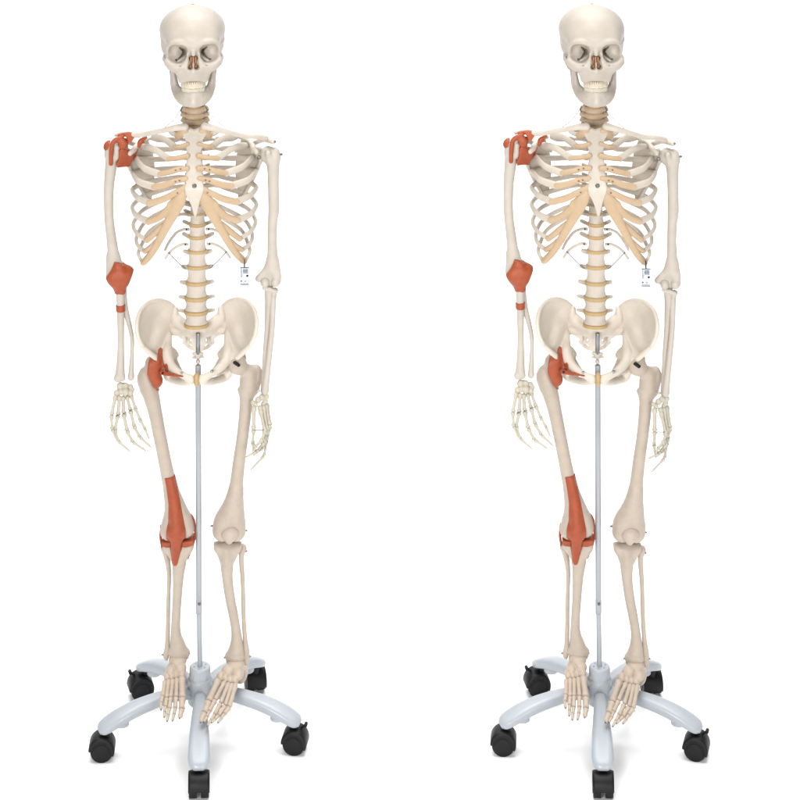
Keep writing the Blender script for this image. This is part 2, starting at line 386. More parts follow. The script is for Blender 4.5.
# ------------------------------------------------------------------ spine
def vertebra_mesh(kind):
    s = Shape(lambda x, z, d: (x*M, d*M, z*M))
    rx, ry, h = {'L': (11.5, 8, 6.1), 'T': (8.7, 7.6, 5.0), 'C': (7.2, 5.5, 3.1)}[kind]
    def body(X, Y, Z):
        z = np.clip(Z/(h*M), -1, 1); wst = 1-.15*(1-z*z)
        q = (np.sqrt((X/rx)**2+(Y/ry)**2)/M-wst)*ry*M; e = .9*M
        a = q+e; b = np.abs(Z)-h*M+e
        return np.minimum(np.maximum(a, b), 0)+np.sqrt(np.maximum(a, 0)**2+np.maximum(b, 0)**2)-e
    s.fn(body, (-rx*M, -ry*M, -h*M), (rx*M, ry*M, h*M))
    if kind == 'L':
        for q in (-1, 1):
            s.chain([(q*6, 2, 7, 2.8), (q*9, 2, 12, 2.6), (q*16, 2.6, 14, 2.0)], 2)
            s.cap((q*6.5, 5, 14), (q*6.5, -6, 15), 2.2, 2.4, 2)
        s.chain([(0, 0, 15, 3), (0, -2, 30, 2)], 2.5, (1.6, 1, .7))
        s.cap((-6, 1, 14), (6, 1, 14), 2.2, 2.2, 2)
    elif kind == 'T':
        for q in (-1, 1): s.chain([(q*5, 1, 6, 2.2), (q*7, 1, 12, 2), (q*14, 2.5, 17, 1.9)], 2)
        s.chain([(0, 0, 13, 2.2), (0, -7, 26, 1.5)], 2)
    else:
        for q in (-1, 1):
            s.chain([(q*5, 0, 1, 2.4), (q*9, -.3, 3, 2.4)], 2); s.cap((q*8, 2, 5), (q*8, -2, 6), 2.6, 2.6, 2)
            s.cap((q*6, 2.6, -1), (q*6.4, 3.2, 2), 1, 1, 1)
        s.chain([(0, 0, 10, 2), (0, -2, 18, 1.6)], 2)
    o = s.build('vertebra', {'C': 'neck'}.get(kind, 'bone'), None, .0012)
    me = o.data; bpy.data.objects.remove(o); return me, h
VM = {k: vertebra_mesh(k) for k in 'LTC'}
V, F = cyl((0, 0, -1.2*M), (0, 0, 1.2*M), 1*M, 28, bev=.5); V = np.array(V); V[:, 0] *= 11.3; V[:, 1] *= 8.2
V[:, 2] *= 1.0
od = mesh_obj('disc', V, F, 'disc', None); DISC = od.data; bpy.data.objects.remove(od)
levels = [  # kind, centre x, top y, bottom y, depth, half width px
 ('C', 194.5, 96, 101, .012, 7), ('C', 194.5, 102, 107, .008, 7), ('C', 194.6, 108, 112.6, .004, 9.2), ('C', 194.7, 113.6, 118, .004, 9.4), ('C', 195, 119, 123.4, .008, 9.4), ('C', 195, 124.4, 129, .014, 9.2),
 ('T', 195.3, 130, 138.2, .024, 7.2), ('T', 195.5, 139.4, 147.6, .034, 7), ('T', 195.8, 148.8, 156.8, .042, 7), ('T', 196, 158, 166, .048, 7), ('T', 196, 167.2, 175.2, .052, 7.1),
 ('T', 196.2, 176.6, 184.6, .052, 7.2), ('T', 196.4, 186, 194, .05, 7.4), ('T', 196.5, 195.4, 203.2, .045, 7.6), ('T', 196.7, 204.6, 212.2, .038, 8), ('T', 197, 213.8, 222.6, .03, 8.3),
 ('T', 197, 225.2, 234.6, .022, 8.8), ('T', 197.2, 237.4, 249, .016, 9), ('L', 197, 252, 264.6, .012, 9.6), ('L', 196.6, 267.6, 280.4, .009, 10.4), ('L', 196.2, 283.6, 295.6, .008, 11.2),
 ('L', 196, 299.2, 309.4, .008, 11.8), ('L', 196, 313, 323, .012, 12)]
VERT = {}
for i, (k, cx, y0, y1, d, hw) in enumerate(levels):
    me, h = VM[k]; rx = {'L': 11.5, 'T': 8.7, 'C': 7.2}[k]
    o = bpy.data.objects.new('vertebra', me); COL.objects.link(o); o.parent = ROOT
    o.location = P(cx, (y0+y1)/2, d); sc = hw/rx
    o.scale = (sc, sc if k != 'C' else 1, (y1-y0)/2/h); VERT[i] = (cx, (y0+y1)/2, d)
    if i < len(levels)-1 and i > 5 or True:
        n = levels[i+1] if i < len(levels)-1 else ('L', 196, 326.4, 330, .018, 12)
        q = bpy.data.objects.new('disc', DISC); COL.objects.link(q); q.parent = ROOT
        q.location = (P(cx, y1, d)+P(n[1], n[2], n[4]))/2; w = (hw+n[5])/2
        q.scale = (w/11.3*1.03, w/11.3*(1.06 if k == 'L' else 1.2), (n[2]-y1)/2.4*1.25)
        if k == 'C': q.scale = (.72, .66, .5)
# ------------------------------------------------------------------ ribs and cartilages
CX = 194.3
cage = P(CX, 190, .012)
def outward(p):
    v = np.array([p[0]-cage[0], (p[1]-cage[1])*1.1, 0.0]); n = np.linalg.norm(v); v = v/(n+1e-9)
    return v+np.array([0, 0, .12])
W = {1: 23, 2: 40, 3: 50, 4: 56, 5: 60, 6: 61, 7: 61, 8: 60, 9: 57, 10: 53}
FRONT = { # dx,y,d of lateral front, mid front, junction
 1: [(24, 130.5, .01), (21, 133.5, -.02), (15.5, 135.5, -.04)],
 2: [(41.5, 137, .005), (31, 138, -.03), (18.5, 146.5, -.058)],
 3: [(51, 146, .0), (41, 148, -.045), (24, 158.5, -.075)],
 4: [(57, 158.5, -.005), (49, 167.5, -.058), (32.5, 174, -.085)],
 5: [(61, 173, -.01), (54, 181, -.06), (38, 186.5, -.09)],
 6: [(61.5, 190, -.01), (55.5, 197, -.055), (43, 202.5, -.086)],
 7: [(61.5, 208, -.012), (56.5, 215, -.048), (44, 221, -.078)],
 8: [(60.5, 226, -.012), (56, 233, -.04), (46.5, 239.5, -.062)],
 9: [(57.5, 241, -.012), (54, 246.5, -.03), (48.5, 250.5, -.045)],
 10: [(55.5, 252, -.01), (53.5, 258, -.02), (50.5, 262, -.03)]}
CART = {
 1: [[(15.5, 135.5, -.04, 3.2), (11, 133.5, -.05, 3.4), (8, 132, -.052, 3)]],
 2: [[(18.5, 146.5, -.058, 2.3), (13, 146.5, -.065, 2.2), (6, 144.5, -.066, 2.4)]],
 3: [[(24, 158.5, -.075, 2.4), (16, 158, -.082, 2.3), (6, 156, -.082, 2.6)]],
 4: [[(32.5, 173.5, -.085, 2.5), (22, 171.5, -.094, 2.5), (14, 169, -.096, 2.6), (6, 168.5, -.094, 2.5)]],
 5: [[(38, 186.5, -.09, 2.9), (27, 184.5, -.099, 2.8), (16, 180.5, -.103, 2.6), (7, 179, -.1, 2.6)]],
 6: [[(43, 202.5, -.086, 3), (30, 199, -.098, 3), (18, 193, -.105, 2.7), (8, 188, -.104, 3)]],
 7: [[(9, 194, -.104, 3.5), (14, 203, -.103, 5.4), (19, 213, -.1, 4.6), (26, 225.4, -.092, 3.9), (34.6, 241, -.076, 3.4), (42.6, 254, -.055, 2.9), (49, 261.6, -.036, 2.4)],
     [(44, 221, -.078, 2.9), (33, 216.5, -.09, 3), (22, 207, -.1, 3.5)], [(14, 198, -.104, 3), (22, 204, -.1, 3)]],
 8: [[(46.5, 239.5, -.062, 2.6), (39, 233.5, -.076, 2.8), (31, 226.5, -.086, 2.8), (25, 222, -.092, 2.6)]],
 9: [[(48.5, 250.5, -.045, 2.3), (43, 247, -.06, 2.5), (37.4, 242, -.071, 2.5), (33, 238, -.078, 2.4)]],
 10: [[(50.5, 262, -.03, 2.6), (48, 258, -.04, 2.1), (44, 254, -.052, 2.2), (41, 250, -.06, 2.2)]]}
for q in (-1, 1):
    for k in range(1, 11):
        cx, yv, dv = VERT[5+k]; yv -= 3; lf, mf, jn = FRONT[k]; w = W[k]; dy = lf[1]-yv
        r = 2.15 if k < 9 else 1.9
        back = .096 if k > 3 else .06+.012*k
        px = [(cx+q*7, yv, dv+.016), (cx+q*(10+w*.12), yv-1.2, dv+.036), (CX+q*w*.52, yv+dy*.12-.5, back), (CX+q*w*.86, yv+dy*.42, back*.72)]
        px += [(CX+q*w*1.0, yv+dy*.78, .033 if k > 1 else .035)]
        px += [(CX+q*a, b, c) for a, b, c in (lf, mf, jn)]
        rad = [(1.7, 1.6), (2.0, 1.6), (2.8, 1.5), (3.1, 1.7), (2.9, 1.95), (2.9, 1.8), (3.4, 1.55), (3.7, 1.45)]
        if k == 1: rad = [(1.8, 1.3)]*5+[(2.4, 1.3), (2.8, 1.3), (3, 1.4)]; nrm = lambda p: np.array([0, -.45, 1.0])
        else: nrm = outward
        if k > 7: rad = [(a*.85, b) for a, b in rad[:-2]]+[(2.6, 1.25), (2.6, 1.2)]
        V, F = sweep([P(*p) for p in px], rad, 12, 90, nrm)
        rb = mesh_obj('rib', V, F, 'rib', ROOT)
        s = Shape()
        for ch in CART[k]: s.chain([(CX+q*a, b, c, rr*1.16) for a, b, c, rr in ch], 2.2, (1, 2.2, 1))
        s.build('costal_cartilage', 'cart', rb, .0011)
    for k, pts in ((11, [(197+q*9, 229, .036), (197+q*15, 229.5, .046), (197+q*22, 233, .056), (197+q*29, 242, .06), (197+q*33, 250, .055)]),
                   (12, [(197+q*10, 244, .03), (197+q*15, 244, .036), (197+q*22, 247, .04), (197+q*28, 252, .042), (197+q*32.5, 258.5, .04)])):
        V, F = sweep([P(*p) for p in pts], [(1.9, 1.4), (2, 1.3), (2.1, 1.2), (2, 1.2), (1.6, 1.1)], 10, 40, outward)
        mesh_obj('rib', V, F, 'rib', ROOT)
        screw(pts[0][0]+q*2, pts[0][1]+.4, pts[0][2]-.005, ROOT, .8, mat='dark', l=1)
    tube('wire', [(197+q*29, 252, .038), (197+q*20, 261.5, .03), (197+q*12, 269, .022)], .55, 'steel', ROOT, 5)
# ------------------------------------------------------------------ sternum
s = Shape()
o = [(184.4, 131), (186.6, 127.6), (191, 128.4), (194.6, 129.2), (198.5, 128.4), (203, 127.6), (205.2, 131), (205, 135), (202.8, 139), (201.6, 143), (202.4, 147), (201.2, 150.5), (202.2, 155), (201.6, 160), (203.0, 166), (202.2, 171), (203.8, 177), (203.0, 182), (204.2, 188), (203, 194), (200.6, 201), (199.2, 208), (197.6, 215.5), (196.2, 217), (195, 214), (193.2, 206), (190.6, 199), (188, 194), (187.2, 188), (188.2, 182), (187.2, 177), (188.6, 171), (187.8, 166), (189, 160), (188, 155), (188.8, 150.5), (187.6, 147), (188.4, 143), (187, 139), (185, 135)]
sd = lambda y: -.045-.062*min(1, (y-127)/62)
s.plate([(195.6+(a-195.2)*1.17, b-(.8 if b < 129 else 0), sd(b)) for a, b in o], 2.0, 1.4, 1)
stern = s.build('sternum', 'rib', ROOT, .0011)
R0 = P(196.2, 185, sd(185)); pts = [R0+np.array([math.cos(a)*1.7*M, -2.4*M, math.sin(a)*1.7*M]) for a in np.linspace(0, 2*math.pi, 17)]
V, F = sweep(pts, [(.5, .5)]*17, 6, 40); V2, F2 = cyl(R0+np.array([0, -1.5*M, 0]), R0+np.array([0, -2.5*M, 0]), .9*M, 12)
mesh_obj('screw', *join([(V, F), (V2, F2)]), 'steel', stern)
for q in (-1, 1):
    for y, x in ((169, 12), (180.5, 13), (181.5, 17), (170, 17), (193, 15)):
        screw(CX+q*x, y, -.112 if y > 170 else -.103, ROOT, .65, mat='steel', l=1)
# ------------------------------------------------------------------ clavicles
s = Shape(); s.chain([(186, 126.8, -.062, 3.7), (176, 127.6, -.066, 3.1), (164, 130, -.055, 2.5), (150, 132.6, -.035, 2.5), (138, 134.4, -.02, 2.6), (131, 134.5, -.012, 2.6)], 2)
s.build('clavicle', 'rib', ROOT, .0012)
s = Shape(); s.chain([(205.4, 126.2, -.062, 3.7), (216, 129, -.066, 3.1), (229, 132.5, -.055, 2.5), (243, 136.2, -.035, 2.4), (256, 137.2, -.016, 2.6), (265, 138.8, .004, 2.8)], 2)
s.build('clavicle', 'rib', ROOT, .0012)
for q in (-1, 1):
    tube('wire', [(194+q*12.5, 108, .0), (194+q*16, 113.5, .012), (194+q*22, 121, .02), (194+q*31, 128, .03)], .32, 'steel', ROOT, 6)
    tube('hook', [(194+q*11.6, 107, .004), (194+q*13.2, 110, .004), (194+q*12.4, 112.2, .006)], .55, 'steel', ROOT, 6)
# ------------------------------------------------------------------ scapulae
def scapula(sx, mirror):
    s = Shape(mirror=mirror)
    s.plate([(258, 149, .03), (262, 156, .03), (258, 168, .045), (252, 180, .06), (243, 196, .075), (239, 203, .078), (236.6, 199, .083), (235.6, 188, .088), (233.4, 172, .09), (234.2, 158, .09), (237, 147, .085), (240, 139, .07), (246, 141, .055)], 1.1, .9, 2)
    s.chain([(257, 155, .03, 3.4), (254, 152, .035, 4)], 2)
    s.chain([(259, 150, .02, 3), (260.5, 160, .022, 3)], 2, (1.3, 1, 1))
    s.chain([(260, 162, .035, 2.2), (252, 180, .06, 1.8), (240, 200, .076, 1.8)], 2)
    s.chain([(234, 152, .098, 1.6), (248, 146, .085, 2.4), (262, 140.5, .05, 3), (268, 140.5, .022, 3.6), (273, 142.6, .004, 3)], 2, (1, 1, 1.15))
    s.chain([(238, 138, .06, 1.4), (247, 141, .045, 2), (252, 147, .025, 3), (253.5, 149.5, -.008, 2.8), (256.5, 152.5, -.02, 2.4)], 2)
    return s
s = scapula(1, None); s.build('scapula', 'bone', ROOT, .0013)
SCL = scapula(-1, 193.6); SCL.build('scapula', 'bone', ROOT, .0013)
screw(274.6, 142.6, .0, ROOT, 1.3, (1, -.3, .2), l=1); screw(258.8, 158.6, .005, ROOT, 1.8)
# ------------------------------------------------------------------ arms
HR = Shape(); HR.ell((267.5, 155.5, .015), (8.4, 8.4, 8.2), 2); HR.chain([(274.5, 153.5, .01, 5), (275.5, 158, .01, 4.8)], 3); HR.cap((268, 154, -.004), (269.5, 161, -.002), 3, 3, 2)
HR.chain([(272.5, 160, .01, 7.4), (273, 170, .008, 6.2), (273.2, 185, .006, 5.6), (273.6, 210, .004, 5.6), (272.6, 222, .003, 4.9), (272, 240, .002, 4.7), (272.3, 255, .002, 5.2), (272, 268, .003, 5.6)], 3)
HR.chain([(272, 262, .003, 5), (267, 272, .004, 5), (258.5, 279.5, .006, 3.6)], 4, (1, 1.5, 1)); HR.chain([(273, 262, .003, 5), (276, 274, .0, 5), (277.5, 282, -.002, 3.8)], 4, (1, 1.5, 1))
HR.cap((264, 283, .004), (276, 284, .004), 3.6, 3.8, 2); HR.ell((270.5, 278.5, .004), (6, 3, 5), 2); HR.ell((275.5, 283, -.002), (4.8, 5.4, 5), .8); HR.ell((265, 283.5, -.002), (4.6, 5.6, 5), .8)
HR.cap((269.2, 279, -.014), (269.6, 290, -.012), .5, .5, .8, op='-')
HR.build('humerus', 'arm', ROOT, .0013)
screw(281.2, 155.3, .008, ROOT, 1.3, (1, -.4, 0), l=1); 
FR = Shape(); FR.chain([(267, 282, .018, 4.6), (268.5, 289, .008, 4.6), (269.2, 300, .004, 4.6), (268.8, 312, .004, 4.2), (267.8, 330, .002, 3.6), (266, 350, 0, 3.2), (265, 370, -.005, 3.2), (264.4, 385, -.01, 3.4), (264.2, 392, -.012, 3.6)], 3)
FR.cap((264, 289, -.006), (275, 292, -.006), 2.2, 2.4, 1.5)
FR.build('ulna', 'arm', ROOT, .0013)
s = Shape(); s.ell((274.5, 291.5, .004), (3.6, 3.6, 2.6), 1.5); s.chain([(274, 294, .003, 2.8), (273, 304, -.002, 3.2), (272.2, 330, -.01, 2.8), (269.8, 355, -.016, 2.8), (267, 380, -.024, 3.2), (265.6, 392, -.026, 3.8)], 2); s.build('radius', 'arm', ROOT, .0013)
HL = Shape(); HL.ell((120, 147, .012), (8.5, 8.5, 8.2), 2); HL.chain([(110.5, 146, .005, 6), (110.5, 153, .004, 5.6)], 3); HL.cap((117, 146, -.008), (117, 156, -.004), 3, 3, 2.5)
HL.chain([(112, 155, .006, 6.4), (110.6, 170, .005, 5.8), (109.2, 185, .004, 5.2), (108.9, 205, .003, 4.8), (109.6, 220, .002, 4.8), (111.4, 235, .002, 5), (113.2, 250, .003, 5.6), (114, 262, .004, 6)], 3)
HL.chain([(114, 256, .003, 5.4), (120, 265, .003, 4.6), (128.5, 270, .005, 3.8)], 4, (1, 1.4, 1)); HL.chain([(113, 256, .003, 5.6), (110.5, 268, 0, 4.4), (109.5, 274, .0, 3.6)], 4, (1, 1.4, 1))
HL.cap((113, 276, 0), (124, 276, 0), 4.8, 5, 2)
HL.build('humerus', 'arm', ROOT, .0013)
RL = Shape(); RL.chain([(118, 283, .0, 4.6), (120.3, 290, -.002, 4.4), (120.6, 298, -.002, 4), (120.9, 312, -.002, 3.8), (121.2, 340, -.005, 3.3), (121, 360, -.01, 4), (120.6, 372, -.014, 4.8)], 2.5)
RL.chain([(118, 377, -.017, 3.8), (122.5, 376.5, -.016, 3.6)], 2)
RL.build('radius', 'arm', ROOT, .0013)
UL = Shape(); UL.chain([(122, 278, .02, 4.8), (122.5, 290, .012, 4.4), (124.8, 306, .01, 3.4), (129, 322, .008, 2.6), (132.1, 336, .004, 2.2), (132.4, 350, -.001, 2), (131.7, 367, -.007, 2.6), (131.4, 376, -.01, 3.4)], 2)
UL.build('ulna', 'arm', ROOT, .0013)
# ------------------------------------------------------------------ hands
def bone_tube(a, b, r, base=1.0, head=.9, mid=.62):
    a = np.asarray(a); b = np.asarray(b); t = [0, .1, .3, .55, .82, .95, 1]
    rr = [base*.75, base, mid*1.05, mid, mid*1.05, head, head*.75]
    pts = [a+(b-a)*x for x in t]
    return sweep(pts, [(r*x, r*x) for x in rr], 9, 20)
def hand(side, carp, fingers, wire, dp):
    h = mesh_obj('hand', *join([bone_tube(P(*carp[0][:3]), P(*carp[1][:3]), 1.2)]), 'hand', ROOT)
    h.name = 'hand'
    s = Shape()
    for c in carp: s.ell(c[:3], (c[3], c[3]*.9, c[3]), .3, rot=random.uniform(-.5, .5))
    s.build('carpals', 'hand', h, .0008)
    for f in fingers:
        for i, (a, b) in enumerate(zip(f[:-1], f[1:])):
            A, B = P(*a[:3]), P(*b[:3]); g = (B-A)*.04; a = (*a[:3], a[3]*1.18)
            nm = 'metacarpal' if i == 0 else 'phalanx'
            o = mesh_obj(nm, *bone_tube(A+g*.6, B-g*.6, a[3], mid=.62 if i == 0 else .58, head=.95 if i < len(f)-2 else .55), 'hand', h)
        e = P(*f[-1][:3]); v, q = cyl(e, e+(e-P(*f[-2][:3]))*.08, .5*M, 6); mesh_obj('finger_pin', v, q, 'steel', h)
    for w in wire:
        v, q = sweep([P(*w[0]), P(*w[1])], [(.45, .45)]*2, 5, 4); mesh_obj('spring', v, q, 'steel', h)
    return h
hand(-1, [(121, 385, -.02, 3.9), (126, 384.6, -.02, 3.2), (130.6, 386, -.015, 3.1), (132.8, 388.5, -.018, 2.3), (117.6, 391.6, -.026, 3.3), (121.6, 390.6, -.028, 2.8), (126, 390.6, -.026, 3.9), (130.8, 391.6, -.022, 3.3)],
 [[(116.5, 394, -.03, 2.3), (112.6, 413.5, -.05, 2.1), (113.2, 427.5, -.055, 1.7), (118, 438.5, -.06, 1.5)],
  [(120.3, 394.5, -.03, 2.3), (119, 413.5, -.04, 2.3), (115.9, 428.5, -.05, 2.0), (119.8, 440, -.062, 1.6), (130.5, 449.5, -.075, 1.4)],
  [(123.8, 395, -.028, 2.3), (124.5, 412, -.036, 2.4), (128, 429.5, -.048, 2.1), (134, 441, -.06, 1.7), (146, 449, -.07, 1.4)],
  [(127.5, 394.5, -.025, 2.1), (131, 409, -.03, 2.2), (135, 425, -.042, 2), (141, 436, -.055, 1.6), (151.8, 446, -.065, 1.3)],
  [(131.4, 393.5, -.02, 2), (136, 407, -.025, 2), (141, 419, -.035, 1.8), (146, 428, -.045, 1.5), (149.8, 437, -.052, 1.3)]],
 [((117, 414.6, -.046), (121.5, 413, -.046)), ((124, 412.6, -.042), (127.6, 411.4, -.042)), ((130.4, 409.6, -.036), (134.5, 408, -.036)), ((122, 381.6, -.03), (125.4, 381.6, -.03))], 0)
hand(1, [(266.6, 397.6, -.018, 3), (262.6, 398, -.02, 3.4), (258.6, 400.8, -.024, 3.2), (253.5, 403.5, -.03, 2.5), (265.5, 402, -.018, 2.8), (260.5, 409, -.028, 2.8), (256, 406, -.03, 2.4), (259, 392, -.02, 1.6), (263.5, 405, -.02, 2.4)],
 [[(254.4, 407, -.034, 2.4), (254.2, 430.5, -.045, 2.0), (253.5, 443.5, -.05, 1.9), (254.2, 452.5, -.055, 1.6)],
  [(260.5, 410, -.03, 2.2), (265.5, 433, -.04, 2.2), (263, 441, -.06, 2), (257, 447.5, -.08, 1.6), (254.5, 453, -.085, 1.3)],
  [(263.5, 406, -.024, 2.1), (267.5, 432, -.03, 2.1), (264.5, 444, -.055, 1.9), (258, 452.5, -.075, 1.6), (248, 457.5, -.085, 1.3)],
  [(265.8, 405, -.018, 2.1), (269.6, 426, -.02, 2.1), (268, 437.5, -.03, 1.9), (263.5, 449.5, -.055, 1.6), (255, 456, -.07, 1.3)],
  [(267, 404, -.01, 2), (270.5, 427, -.008, 2), (267, 441, -.02, 1.9), (264.5, 457, -.03, 1.5), (252.2, 470, -.045, 1.3)]],
 [((256, 431, -.05), (264, 431, -.05))], 0)
# ------------------------------------------------------------------ pelvis
def hip(mirror):
    s = Shape(mirror=mirror)
    s.plate([(175.4, 309, .07), (173, 315, .066), (170.4, 325, .062), (170.2, 335, .056), (170.4, 343, .04), (172, 348.5, .026), (175.6, 353.4, .018), (172, 361, -.005), (161, 360, -.005), (151.5, 357, -.012), (149.5, 351.5, -.02), (142.5, 345, -.042), (138.6, 337, -.038), (136.6, 324, -.028), (138.6, 312.5, -.01), (142.5, 305.5, .008), (149, 300, .024), (158, 298.2, .04), (167, 300.8, .054), (172.5, 305, .062)],
            1.5, 1.3, 2, ctrl=[(153, 318, .035), (160, 330, .03), (150, 335, .01), (160, 312, .052), (155, 345, .0)])
    s.chain([(142.5, 344.5, -.044, 2.1), (138.6, 335, -.039, 2.2), (137.4, 323, -.029, 2.2), (139.6, 312.5, -.011, 2.1), (143.5, 306, .006, 2), (150, 301, .024, 1.9), (158.5, 299.5, .04, 1.8), (167, 302, .058, 2), (173.5, 307.6, .068, 2.2)], 2)
    s.chain([(168.6, 334, .05, 2.8), (167.6, 344, .03, 4), (167, 354, .006, 5.8), (170, 363, -.014, 5), (176.6, 370, -.036, 3.8), (185, 375.5, -.052, 3.3), (191.5, 378.8, -.056, 4.3)], 3)
    s.plate([(165, 343, .025), (172, 347.6, .035), (178.4, 354.6, .04), (176.8, 359, .03), (179.6, 364, .01), (184, 371.5, -.03), (181, 376, -.03), (176, 376.5, -.01), (168, 373, .01), (161, 362, .02)], 2.6, 2, 2)
    s.ell((157, 361, .005), (10, 9, 9.5), 3)
    s.ell((151.5, 362.5, -.002), (7.6, 7.6, 7.6), 1, '-')
    s.chain([(143.5, 345.5, -.042, 1.8), (150.5, 352.5, -.032, 2.6), (157, 358, -.02, 3)], 2.5)
    s.chain([(163, 366, .03, 5), (170, 377, .03, 4.4), (176, 380, .008, 4), (184, 382, -.03, 3.6), (191, 381, -.054, 3.8)], 2.5)
    s.chain([(168, 352, .02, 3), (173.5, 354.5, .04, 2.6), (177.3, 355.5, .046, 1.2)], 2.5); s.chain([(166, 346, .03, 3), (172, 352, .045, 3), (172, 366, .04, 3.4), (168, 376, .03, 4)], 3)
    return s
PL = hip(None); PL.build('hip_bone', 'hip', ROOT, .0014)
hip(197.3).build('hip_bone', 'hip', ROOT, .0014)
s = Shape(); s.chain([(197.6, 376, -.058, 2.8), (197.6, 383.4, -.056, 2.6)], 1, (.95, .6, 1)); s.build('pubic_symphysis', 'disc', ROOT, .001)
s = Shape()
for q in (-1, 1):
    c = 197+q*0
    s.chain([(c+q*5, 329, .035, 6), (c+q*14, 325, .05, 6), (c+q*22.5, 318, .06, 5), (c+q*22.6, 309, .064, 3)], 4); s.cap((c+q*18, 322, .058), (c+q*25.5, 324, .062), 5, 4, 3)
    s.chain([(c+q*4, 330, .04, 5.5), (c+q*15, 331, .056, 5), (c+q*25, 331, .062, 4)], 3)
    s.chain([(c+q*20, 318, .062, 3.4), (c+q*22, 330, .066, 3), (c+q*17, 336, .085, 2.2)], 3)
    s.chain([(c+q*4, 332, .045, 5), (c+q*4, 340, .09, 4.4), (c+q*2, 348, .1, 3.4)], 3)
    s.chain([(c+q*14, 334.5, .075, 2.4), (c+q*13, 342, .1, 2.4), (c+q*8, 347.5, .108, 2), (c, 350, .105, 2)], 2)
    for a in (337, 342): s.cap((c+q*5, a, .09), (c+q*14, a, .1), 2, 2, 2)
s.chain([(197, 328, .03, 7), (197, 332, .045, 7)], 3, (.75, 1, 1))
for q in (-1, 1):
    for a, r in ((334.6, 1.3), (340.3, 1.0)): s.cap((197+q*7.5, a, .05), (197+q*7.6, a-.2, .13), r, r, .5, op='-')
s.build('sacrum', 'hip', ROOT, .0013)
s = Shape(); s.chain([(194, 353.6, .0, 1.8), (202, 353.8, .0, 1.8)], 1); s.ell((198, 356, .0), (3.6, 3, 3), 1); s.ell((198, 361.5, .0), (2.4, 2.4, 2.4), 1)
s.cap((193, 357.5, 0), (203.5, 357, 0), 1.1, 1.1, 1); s.build('coccyx', 'bone', ROOT, .001)
# ------------------------------------------------------------------ legs
def leg_left():
    f = Shape(); f.ell((152.6, 362.5, -.004), (7.4, 7.6, 7.4), 2); f.chain([(152, 364, -.004, 5), (146, 371, .004, 5.2)], 3)
    f.chain([(143.5, 371.5, .012, 4.4), (142, 378, .014, 5.2), (146, 388, .01, 6.2)], 3)
    f.chain([(146, 378, .006, 7.4), (150.5, 392, .002, 8.2), (155, 410, -.002, 7), (159, 430, -.006, 6.6), (164, 455, -.008, 6.5), (168, 475, -.008, 6.8), (172.3, 495, -.008, 7.6), (175.6, 510, -.008, 9.6)], 3)
    f.chain([(171.6, 490, -.007, 5.6), (174, 508, -.006, 8.6), (171, 522, -.004, 9), (169.6, 530, -.004, 9.4)], 4, (1, .9, 1)); f.chain([(171.6, 490, -.007, 5.6), (177, 508, -.006, 9), (183, 521, -.004, 10), (185.5, 528, -.004, 9)], 4, (1, .9, 1))
    f.ell((177.5, 541, -.0), (2.6, 12, 6), 2, '-')
    t = Shape(); t.chain([(170, 546, -.004, 6.4), (186.5, 546.5, -.004, 6.8)], 3, (1, .85, 1.1)); t.plate([(162.8, 541.5, -.004), (194, 541.5, -.004), (193.4, 546, -.004), (187.5, 556, -.004), (172, 556, -.004), (165, 547, -.004)], 8, 4, 3)
    t.chain([(177, 549, -.008, 9), (179.2, 560, -.008, 7.6), (178.5, 575, -.008, 5.7), (177.5, 595, -.006, 4.7), (176, 620, -.004, 4.5), (176, 634, -.002, 5.4), (177.8, 646, 0, 8), (178.6, 651, 0, 8.8)], 4)
    t.chain([(171, 651.4, .0, 4), (185.5, 652, 0, 4)], 3); t.cap((187, 652, 0), (186.8, 657, 0), 2.8, 2, 2)
    fb = Shape(); fb.ell((164.6, 546.5, .012), (4.2, 4.4, 4.4), 2); fb.chain([(165, 549, .012, 3.6), (167.4, 560, .012, 3), (169, 575, .012, 2.2), (168.3, 600, .01, 2.1), (167.8, 630, .006, 2.3), (167.2, 646, .002, 2.6), (166.2, 654, 0, 3.2), (166.5, 658, 0, 2)], 2)
    return f, t, fb
FL, TL, BL = leg_left()
FL.build('femur', 'leg', ROOT, .0014); TL.build('tibia', 'leg', ROOT, .0014); BL.build('fibula', 'leg', ROOT, .0012)
f = Shape(); f.ell((237.6, 365.6, -.004), (9.6, 9.4, 9.2), 1.2)
f.chain([(240, 368, -.003, 6), (249, 373, .004, 6)], 3); f.chain([(256, 370, .012, 4.6), (257.5, 376, .014, 5), (253, 390, .01, 6)], 3); f.cap((240.5, 390.5, .012), (243, 396, .008), 3.4, 3.4, 3)
f.chain([(248, 374, .006, 8), (248, 388, .004, 8.8), (246.4, 400, .002, 6.8), (244.6, 420, -.002, 6.2), (242.2, 440, -.004, 6), (239.4, 460, -.006, 6.2), (237, 480, -.007, 6.6), (235, 500, -.008, 7.8), (233, 512, -.008, 10.5)], 3)
f.chain([(236, 490, -.007, 5.6), (231, 509, -.006, 9.6), (225.4, 522, -.003, 11.6), (222.6, 530.5, -.003, 10.4)], 4, (1, .9, 1)); f.chain([(236, 490, -.007, 5.6), (234.2, 509, -.006, 9), (235, 524, -.003, 10.8), (236, 531.5, -.003, 9.8)], 4, (1, .9, 1))
f.ell((229, 546, -.002), (2.6, 12, 6), 2, '-')
fem = f.build('femur', 'leg', ROOT, .0014)
kp = Shape(); kp.ell((230.4, 534.4, -.030), (8.8, 5, 7), 2, rot=.25); kp.cap((230.8, 537, -.032), (229.8, 541.5, -.031), 5, 3, 4); kp.build('kneecap', 'leg', ROOT, .0011)
t = Shape(); t.plate([(213.4, 543.5, -.004), (241.5, 543.8, -.004), (241, 549, -.004), (234.5, 560, -.004), (221, 560, -.004), (216, 551, -.004)], 6.5, 4.5, 3)
